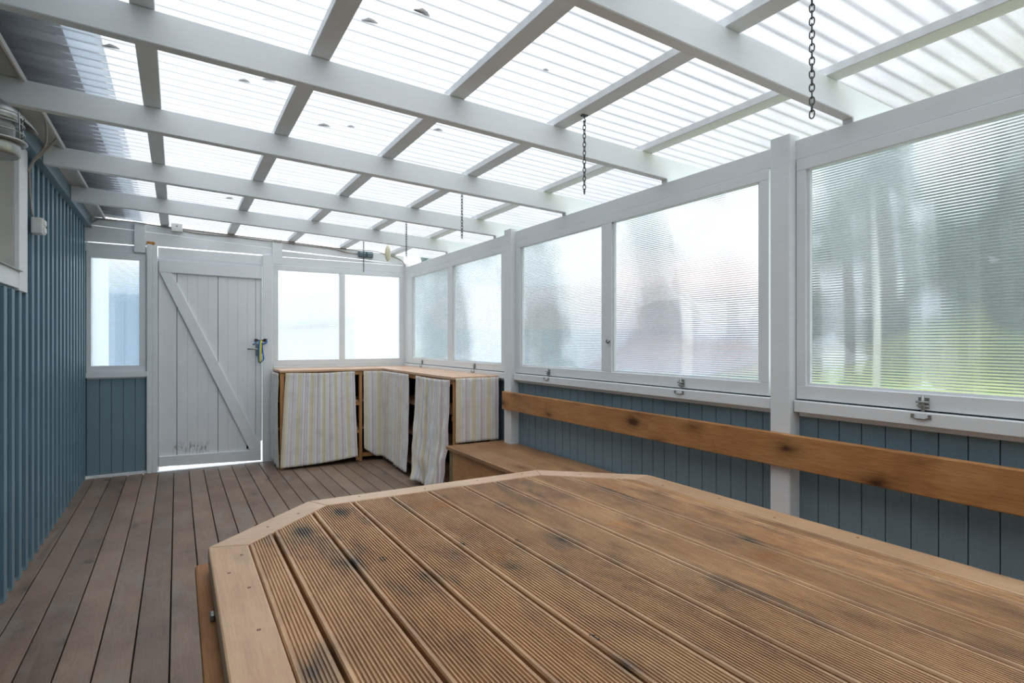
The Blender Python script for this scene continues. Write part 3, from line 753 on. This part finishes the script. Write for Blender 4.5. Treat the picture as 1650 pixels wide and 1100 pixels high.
for z in (.045, .33, .62):
    stick('shelf', .91, 1.638, FY+.035, 6.37, z, z+.02, 'pinetop')
    stick('shelf', 1.674, 2.236, FY+.05, 6.33, z, z+.02, 'pinetop')
    stick('cleat', 1.606, 1.6395, FY+.006, FY+.034, z-.035, z-.0005); 
    stick('shelf', EX+.038, 2.236, EY+.05, 5.885, z+.03, z+.05, 'pinetopy')
    stick('cleat', EX+.006, EX+.036, EY+.032, EY+.06, z-.01, z+.029)
stick('bottom_rail', 1.673, EX, FY+.004, FY+.03, .045, .085); stick('bottom_rail', EX+.006, EX+.03, EY+.031, 5.049, .045, .085)
stick('shade_panel', .91, 2.236, 6.385, 6.40, 0, .94, 'black'); stick('shade_panel', 2.282, 2.286, EY+.05, 6.38, 0, .94, 'black')  # black sheets standing in for the shade inside the shelf

def curtain(name, label, path, wid, ztop_, zbot, folds, amp, nrm_out=.012, gather=1.25, extra=None, nu=150, nv=46):
    """path(u) -> (x, y, nx, ny): hanging line and its outward normal; zbot(u): height of the hem."""
    ph = R.uniform(0, 6)
    def fn(u, v):
        x, y, nx, ny = path(u); zt_ = ztop_(u) if callable(ztop_) else ztop_
        zb_ = zbot(u); z = zt_+(zb_-zt_)*v
        a = amp*(.35+.65*min(1, v*1.6))
        d = nrm_out+a*(math.sin(2*PI*folds*u+ph+.6*math.sin(3*u+2*v))+.45*math.sin(2*PI*folds*2.3*u+ph*2))
        if v < .06: d += .004*math.sin(2*PI*folds*3.1*u)
        d += .004*noise.noise(Vector((u*9, v*5, ph)))
        ex = extra(u, v) if extra else (0, 0, 0)
        return (x+nx*d+ex[0], y+ny*d+ex[1], z+ex[2])
    m = MB(); m.grid(fn, nu, nv, lambda u, v: (u*wid*gather, v))
    p = fn(.5, 0)
    o = obj(name, m, 'fabric', None, p, solid=.002)
    return tag(o, label, 'curtain', 'striped curtains on the corner shelf')
lin = lambda a, b, t: a+(b-a)*t
# wide curtain facing the camera
curtain('curtain', 'widest striped curtain, on the shelf run beside the door', lambda u: (lin(.915, 1.588, u), FY-.006, 0, -1), .70, lambda u: .938+.004*math.cos(2*PI*u),
        lambda u: .022+.045*u*u, 13, .0045, .012, 1.25, lambda u, v: ((.022*v*u)-.052*v*(1-u), -.045*v*v*(.6+.4*u), 0))
# curtain round the inner corner
def path2(u):
    s = u*1.08
    if s < .20: return (1.680+s, FY-.006, 0, -1)
    if s < .30:
        a = (s-.20)/.10*PI/2; return (1.880-.0+.012*math.sin(a)-.012, FY-.006-.05*(1-math.cos(a))*1.2, -math.sin(a), -math.cos(a))
    return (EX-.014, FY-.066-(s-.30), -1, 0)
def zb2(u):
    if u < .12: return lin(.14, .045, u/.12)
    if u < .42: return .045
    if u < .62: return .042
    return .030
curtain('curtain', 'striped curtain wrapping the inner corner of the shelf', path2, 1.05, .942, zb2, 13, .006, .012, 1.1, lambda u, v: (-.05*v*v*max(0, u-.3), -.02*v*v*(1-u)-.015*v*u, 0))
# loosely bunched curtain on the window-wall run
curtain('curtain', 'crumpled striped curtain hanging loose at the open shelf beside the bench', lambda u: (EX-.012, lin(4.895, 4.165, u), -1, 0), .72, lambda u: .942-.006*math.sin(PI*u),
        lambda u: .075-.06*math.sin(PI*min(1, u*1.1))**2, 7, .016, .018, 1.2,
        lambda u, v: (-.085*v**1.5*(.35+.65*math.sin(2*PI*u*1.2)**2)+.03*v*noise.noise(Vector((u*7, v*6, 2))), -.02*v, .02*v*noise.noise(Vector((u*5, v*3, 7)))))
# flat panel over the shelf end above the bench
curtain('curtain', 'flat tacked curtain panel with a water stain, covering the shelf end above the bench', lambda u: (lin(1.898, 2.286, u), EY-.026, 0, -1), .39, .958, lambda u: .446, 3, .0015, .004, 1.1, None, 60, 30)
# left end cover
curtain('curtain', 'plain end of the curtain cloth covering the shelf side next to the door', lambda u: (.862, lin(6.375, 5.925, u), -1, 0), .45, .940, lambda u: .03-.02*u, 3, .007, .010, 1.1, lambda u, v: (-.012*math.sin(PI*v), 0, 0), 60, 40)

# ------------------------------------------------------------------ big ribbed platform
ZL = .657
OUT = [(.077, 1.855), (.420, 2.203), (1.430, 2.205), (1.806, 1.870), (1.806, .02), (1.45, -.35), (.43, -.35), (.077, .0)]
INN = [(.180, 1.820), (.468, 2.115), (1.390, 2.112), (1.700, 1.835), (1.700, .05), (1.41, -.25), (.47, -.25), (.180, .04)]
def yspan(x):
    lo, hi = None, None; pts = []
    n = len(INN)
    for i in range(n):
        (x0, y0), (x1, y1) = INN[i], INN[(i+1) % n]
        if x0 == x1: continue
        if min(x0, x1)-1e-9 <= x <= max(x0, x1)+1e-9: pts.append(y0+(y1-y0)*(x-x0)/(x1-x0))
    return min(pts), max(pts)
pf = thing('deck_platform', 'large low platform of ribbed brown decking with cut corners and a plain border', 'platform', (.94, .93, 0))
m = MB()
gaps = [.182, .258, .406, .560, .706, .859, 1.013, 1.1645, 1.321, 1.469, 1.637, 1.698]
for gi, (a, b) in enumerate(zip(gaps, gaps[1:])):
    a += .0045 if gi else 0; b -= .0045 if gi < len(gaps)-2 else 0
    margin = .0085; prof = [(a, ZL-.026), (a, ZL-.004), (a+.003, ZL)]
    w = b-a-2*margin; k = max(2, round(w/.0082)); p = w/k; x = a+margin
    if gi == 0: b_r = b-.02
    for i in range(k):
        prof += [(x+p*.16, ZL), (x+p*.34, ZL-.0045), (x+p*.64, ZL-.0045), (x+p*.82, ZL)]; x += p
    prof += [(b-.003, ZL), (b, ZL-.004), (b, ZL-.026)]
    base = len(m.v); n = len(prof)
    for end in (0, 1):
        for px_, pz_ in prof: m.v.append((px_, yspan(px_)[end], pz_))
    m.add([(i, i+1, n+i+1, n+i) for i in range(n-1)], base)
    m.add([(0, n, 2*n-1, n-1)], base)
    m.add([tuple(range(n)), tuple(range(2*n-1, n-1, -1))], base)
obj('ribbed_planks', m, 'lid', pf)
BB = []
for i in range(8):
    j = (i+1) % 8; q = MB()
    g = .0012
    q.prism([OUT[i], OUT[j], INN[j], INN[i]], 'z', ZL-.048, ZL+.0015)
    BB.append(None); o = BB[-1] = obj('border_board', q, 'borderx' if i in (0, 1, 2, 4, 5, 6) else 'border', pf, bevel=.005 if i in (3, 7) else .004, seg=2)
m = MB(); m.prism([(x+(.94-x)*.05, y+(.93-y)*.05) for x, y in OUT], 'z', ZL-.07, ZL-.05)
obj('under_board', m, 'black', pf)
m = MB(); m.prism([(x+(.94-x)*.09, y+(.93-y)*.09) for x, y in OUT], 'z', 0, ZL-.0705); obj('base', m, 'rimwood', pf)
m = MB(); m.prism([(.044, -.02), (.046, 1.925), (.052, 1.938), (.125, 1.945), (.125, -.02)], 'z', .556, .585)
obj('rim_board', m, 'rimwood', pf, bevel=.006, seg=2)
m = MB(); m.box(.068, .078, 1.52, 1.545, .587, .603); obj('clasp', m, 'steel', pf, bevel=.002)
def screw(x, y):
    q = MB(); q.lathe([(.0042, -.002), (.0042, .0004), (.002, .0001), (.0005, -.0006)], (x, y, ZL+.0016), 10); 
    k = 7 if x < .18 else (0 if x < .42 and y > 1.8 else 1 if y > 2.1 else 2 if y > 1.9 else 3)
    return obj('screw', q, 'rust', BB[k])
for x, y in ((.155, 1.74), (.15, 1.50), (.145, 1.27), (.145, 1.02), (.115, 1.62), (.25, 1.96), (.36, 2.06), (.22, 2.0), (.60, 2.17), (.86, 2.15), (1.1, 2.16), (1.33, 2.17), (1.55, 2.03), (1.72, 1.70), (1.76, 1.45), (1.73, 1.2), (1.77, .95)):
    screw(x, y)
for x, y, r_ in ((.486, 1.52, .013), (.722, .90, .010), (.876, 1.45, .011), (.722, 1.51, .009)):
    q = MB(); b = len(q.v); q.v = [(x+r_*.7*math.cos(2*PI*k/10)*R.uniform(.7, 1.2), y+r_*1.3*math.sin(2*PI*k/10)*R.uniform(.7, 1.2), ZL+.0005) for k in range(10)]+[(x, y, ZL-.003)]
    q.add([(k, (k+1) % 10, 10) for k in range(10)]); obj('knot_hole', q, 'black', pf)

# ------------------------------------------------------------------ outside
def grass_mat():
    m, nt, out = newmat('lawn_grass')
    n = tex(nt, coords(nt), 1.2, 6, .7); c = ramp(nt, n, [(.3, srgb(132, 148, 70)), (.5, srgb(158, 171, 88)), (.75, srgb(182, 190, 112))])
    princ(nt, out, c, .9); return m
M['grass'] = grass_mat()
M['added_slab'] = plain('added_pale_slab', srgb(216, 214, 210), .8, 0, .06, 6)
M['added_ground'] = plain('added_grey_ground', srgb(168, 172, 178), .9, 0, .2, 40)
M['foliage'] = plain('dark_conifer_foliage', srgb(48, 66, 58), .9, 0, .35, 9)
M['foliage2'] = plain('grey_green_foliage', srgb(94, 110, 112), .9, 0, .25, 9)
M['bark'] = plain('tree_bark', srgb(120, 108, 98), .9, 0, .25, 12)
M['birchbark'] = plain('white_birch_bark', srgb(190, 190, 186), .8, 0, .2, 12)
M['roofred'] = plain('red_brown_roof_tiles', srgb(164, 116, 104), .8, 0, .12, 8)
M['housewall'] = plain('blue_grey_house_wall', srgb(122, 146, 170), .8, 0, .06, 8)
GZ = -.30
def gz(x): return GZ+.085*min(max(0, x-6.2), 22)          # the lawn climbs gently away from the porch
m = MB(); m.grid(lambda u, v: (-20+70*u, -20+60*v, gz(-20+70*u)), 140, 4); g = struct('ground', m, 'grass')
m = MB(); m.box(-3, 4.4, 6.75, 13.0, GZ, GZ+.08); pv = struct('trim_2', m, 'added_slab')  # pale slab added to brighten the door gap and cut green tint
m = MB(); m.box(4.41, 6.1, -15, 12.0, GZ, GZ+.05); m.box(2.7, 4.405, -15, 6.74, GZ, GZ+.05); m.box(-12, 2.69, -15, -1.9, GZ, GZ+.05); struct('trim_3', m, 'added_ground')  # grey ground added over the lawn to cut its green bounce light
m = MB(); m.grid(lambda u, v: (6.1+34*u, 7+33*v, gz(6.1+34*u)+.04), 68, 4); struct('trim_4', m, 'added_ground')  # more added grey ground, keeps green bounce off the white paint
def conifer(label, x, y, h, r, mat, seed, z_first=.5, bark='bark'):
    rr = random.Random(seed); dz_ = gz(x)-GZ; h -= dz_
    t = thing('tree', label, 'tree', (x, y, gz(x)), 'trees beyond the window wall')
    q = MB(); q.tube([(x, y, gz(x)), (x+.03, y, gz(x)+h*.5), (x, y, gz(x)+h*.97)], [r*.09, r*.06, .01], 8); obj('trunk', q, bark, t)
    q = MB(); z = gz(x)+z_first
    while z < gz(x)+h:
        f = (z-gz(x))/h; rad = r*(1-f)**.8+.08; n = 12
        for k in range(n):
            a = 2*PI*k/n+rr.uniform(-.25, .25); ln = rad*rr.uniform(.75, 1.15); dz = -ln*.30
            d = Vector((math.cos(a), math.sin(a), 0)); s = Vector((-d.y, d.x, 0))
            p0 = Vector((x, y, z)); w = ln*.30
            b = len(q.v)
            for v_ in (p0, p0+d*ln*.45+s*w+Vector((0, 0, dz*.35)), p0+d*ln*.45-s*w+Vector((0, 0, dz*.35)), p0+d*ln*.5+Vector((0, 0, dz*.1+.09)), p0+d*ln+Vector((0, 0, dz)), p0+d*ln*.5+Vector((0, 0, dz*.9-.06))):
                q.v.append(tuple(v_))
            q.add([(0, 1, 3), (0, 3, 2), (1, 4, 3), (3, 4, 2), (0, 5, 1), (0, 2, 5), (1, 5, 4), (5, 2, 4)], b)
        z += h*.045
    obj('foliage', q, mat, t); return t
def leafy(label, x, y, h, r, mat, seed, bark='bark', trunk_h=.4):
    rr = random.Random(seed); dz_ = gz(x)-GZ; h -= dz_
    t = thing('tree', label, 'tree', (x, y, gz(x)), 'trees beyond the window wall')
    q = MB(); k_ = .5 if bark == 'birchbark' else 1; q.tube([(x, y, gz(x)), (x+.04, y+.02, gz(x)+h*.5), (x, y, gz(x)+h*.8)], [.11*k_, .08*k_, .03*k_], 8); obj('trunk', q, bark, t)
    q = MB()
    for k in range(26):
        a = rr.uniform(0, 2*PI); f = rr.random(); zz = gz(x)+h*(trunk_h+(1-trunk_h)*f); R_ = r*math.sin(PI*min(.95, .25+.75*f))*rr.uniform(.2, .8)
        cx, cy, s = x+R_*math.cos(a), y+R_*math.sin(a), r*rr.uniform(.28, .45)
        bm = bmesh.new(); bmesh.ops.create_icosphere(bm, subdivisions=2, radius=s)
        b = len(q.v)
        for v_ in bm.verts:
            p = v_.co*(1+.35*noise.noise(v_.co*5/s*.3+Vector((k, 0, 0)))); q.v.append((cx+p.x, cy+p.y, zz+p.z*.9))
        q.add([tuple(v_.index for v_ in f_.verts) for f_ in bm.faces], b, True); bm.free()
    obj('foliage', q, mat, t); return t
leafy('broad dark tree filling the middle of the near window', 10.9, 6.0, 5.0, 1.3, 'foliage', 3, 'bark', .12)
leafy('dark tree at the right side of the near window', 11.5, 3.3, 5.1, 1.35, 'foliage', 5, 'bark', .12)
leafy('tall dark tree standing farthest back beyond the near window', 16.8, 5.9, 6.4, 1.9, 'foliage', 14, 'bark', .1)
conifer('dark conifer beyond the right edge of the near window', 15.2, 2.0, 5.6, 1.5, 'foliage', 15)
leafy('white-barked tree standing on the lawn beyond the near window', 7.9, 4.0, 4.3, .8, 'foliage2', 11, 'birchbark', .66)
leafy('grey-green tree behind the red-brown roof of the neighbouring house', 13.9, 14.2, 4.9, 1.3, 'foliage2', 21, 'bark', .15)
leafy('grey-green tree behind the left pane of the two-pane window', 6.9, 10.6, 3.3, .9, 'foliage2', 22, 'bark', .15)
leafy('grey-green tree close outside the far window beside the corner', 4.7, 11.0, 3.4, .9, 'foliage2', 31, 'bark', .12)
# neighbouring house
nh = thing('neighbour_house', 'blue-grey house with red-brown roof seen dimly through the two-pane window', 'house', (11.6, 11.0, GZ))
def turned(m, cx, cy, a):
    c, sn = math.cos(a), math.sin(a)
    m.v = [(cx+x*c-y*sn, cy+x*sn+y*c, z) for x, y, z in m.v]; return m
HA = math.radians(-31)
m = MB(); m.box(-2.6, 2.6, -1.6, 1.6, GZ, 1.55); obj('wall', turned(m, 11.6, 11.0, HA), 'housewall', nh)
m = MB(); b_ = [(-3, -2, 1.5), (3, -2, 1.5), (3, 2, 1.5), (-3, 2, 1.5), (-1.2, 0, 2.5), (1.8, 0, 2.5)]
m.v = b_; m.add([(0, 3, 2, 1), (0, 1, 5, 4), (2, 3, 4, 5), (1, 2, 5), (3, 0, 4)]); obj('roof', turned(m, 11.6, 11.0, HA), 'roofred', nh)
m = MB(); m.box(-.3, -.05, -1.64, -1.601, GZ, 1.5); obj('corner_board', turned(m, 11.6, 11.0, HA), 'white', nh)
# white end of the house outside the narrow window
m = MB(); m.box(-.757, -.70, 6.80, 8.3, GZ, 2.39); tag(obj('house_corner', m, 'white', None, (-.9, 7.5, GZ), .01), 'white house corner just outside the narrow window by the blue wall', 'house corner')
m = MB(); m.box(-1.4, .6, 10.8, 11.0, GZ, 2.35); 
for k in range(9): m.box(-1.4+k*.22, -1.38+k*.22, 10.77, 10.8, GZ, 2.35)
tag(obj('fence', m, 'housewall', None, (-.4, 10.9, GZ)), 'blue-grey board fence seen through the narrow window', 'fence')

M['palewall'] = plain('pale_grey_outbuilding_wall', srgb(214, 213, 212), .8, 0, .03, 5)
ob = thing('outbuilding', 'pale grey outbuilding added to grey the lower half of the panes beside the door', 'outbuilding', (3.6, 14.2, GZ))  # stand-in block, added so the panes' lower half reads soft grey
m = MB(); m.box(1.6, 3.55, 13.2, 15.2, GZ, 2.1); obj('wall', m, 'palewall', ob)
m = MB(); m.prism([(1.45, 2.05), (3.7, 2.3), (3.7, 2.4), (1.45, 2.15)], 'y', 13.0, 15.4); obj('roof', m, 'palewall', ob)

# ------------------------------------------------------------------ light: overcast sky
w = bpy.data.worlds.new('overcast'); SC.world = w; w.use_nodes = True
nt = w.node_tree; nt.nodes.clear()
out = nt.nodes.new('ShaderNodeOutputWorld'); bg = nt.nodes.new('ShaderNodeBackground')
tc = nt.nodes.new('ShaderNodeTexCoord'); sp = nt.nodes.new('ShaderNodeSeparateXYZ')
L(nt, tc.outputs['Generated'], sp.inputs[0])
col = ramp(nt, sp.outputs['Z'], [(0, (.345, .375, .405, 1)), (.5, (.66, .70, .735, 1)), (1, (.96, 1.0, 1.03, 1))])
L(nt, col, bg.inputs['Color']); bg.inputs['Strength'].default_value = 3.4
L(nt, bg.outputs[0], out.inputs['Surface'])

# ------------------------------------------------------------------ camera
cam = bpy.data.cameras.new('camera'); co = bpy.data.objects.new('camera', cam); C.objects.link(co)
cam.sensor_width = 36; cam.lens = 36*917/1650; cam.clip_start = .02; cam.clip_end = 200
co.location = (0, 0, 1.25); co.rotation_euler = (PI/2, 0, -math.atan2(540, 917))
SC.camera = co
SC.view_settings.view_transform = 'Standard'; SC.view_settings.look = 'None'
SC.view_settings.exposure = .4; SC.view_settings.gamma = 1; SC.view_settings.use_curve_mapping = False
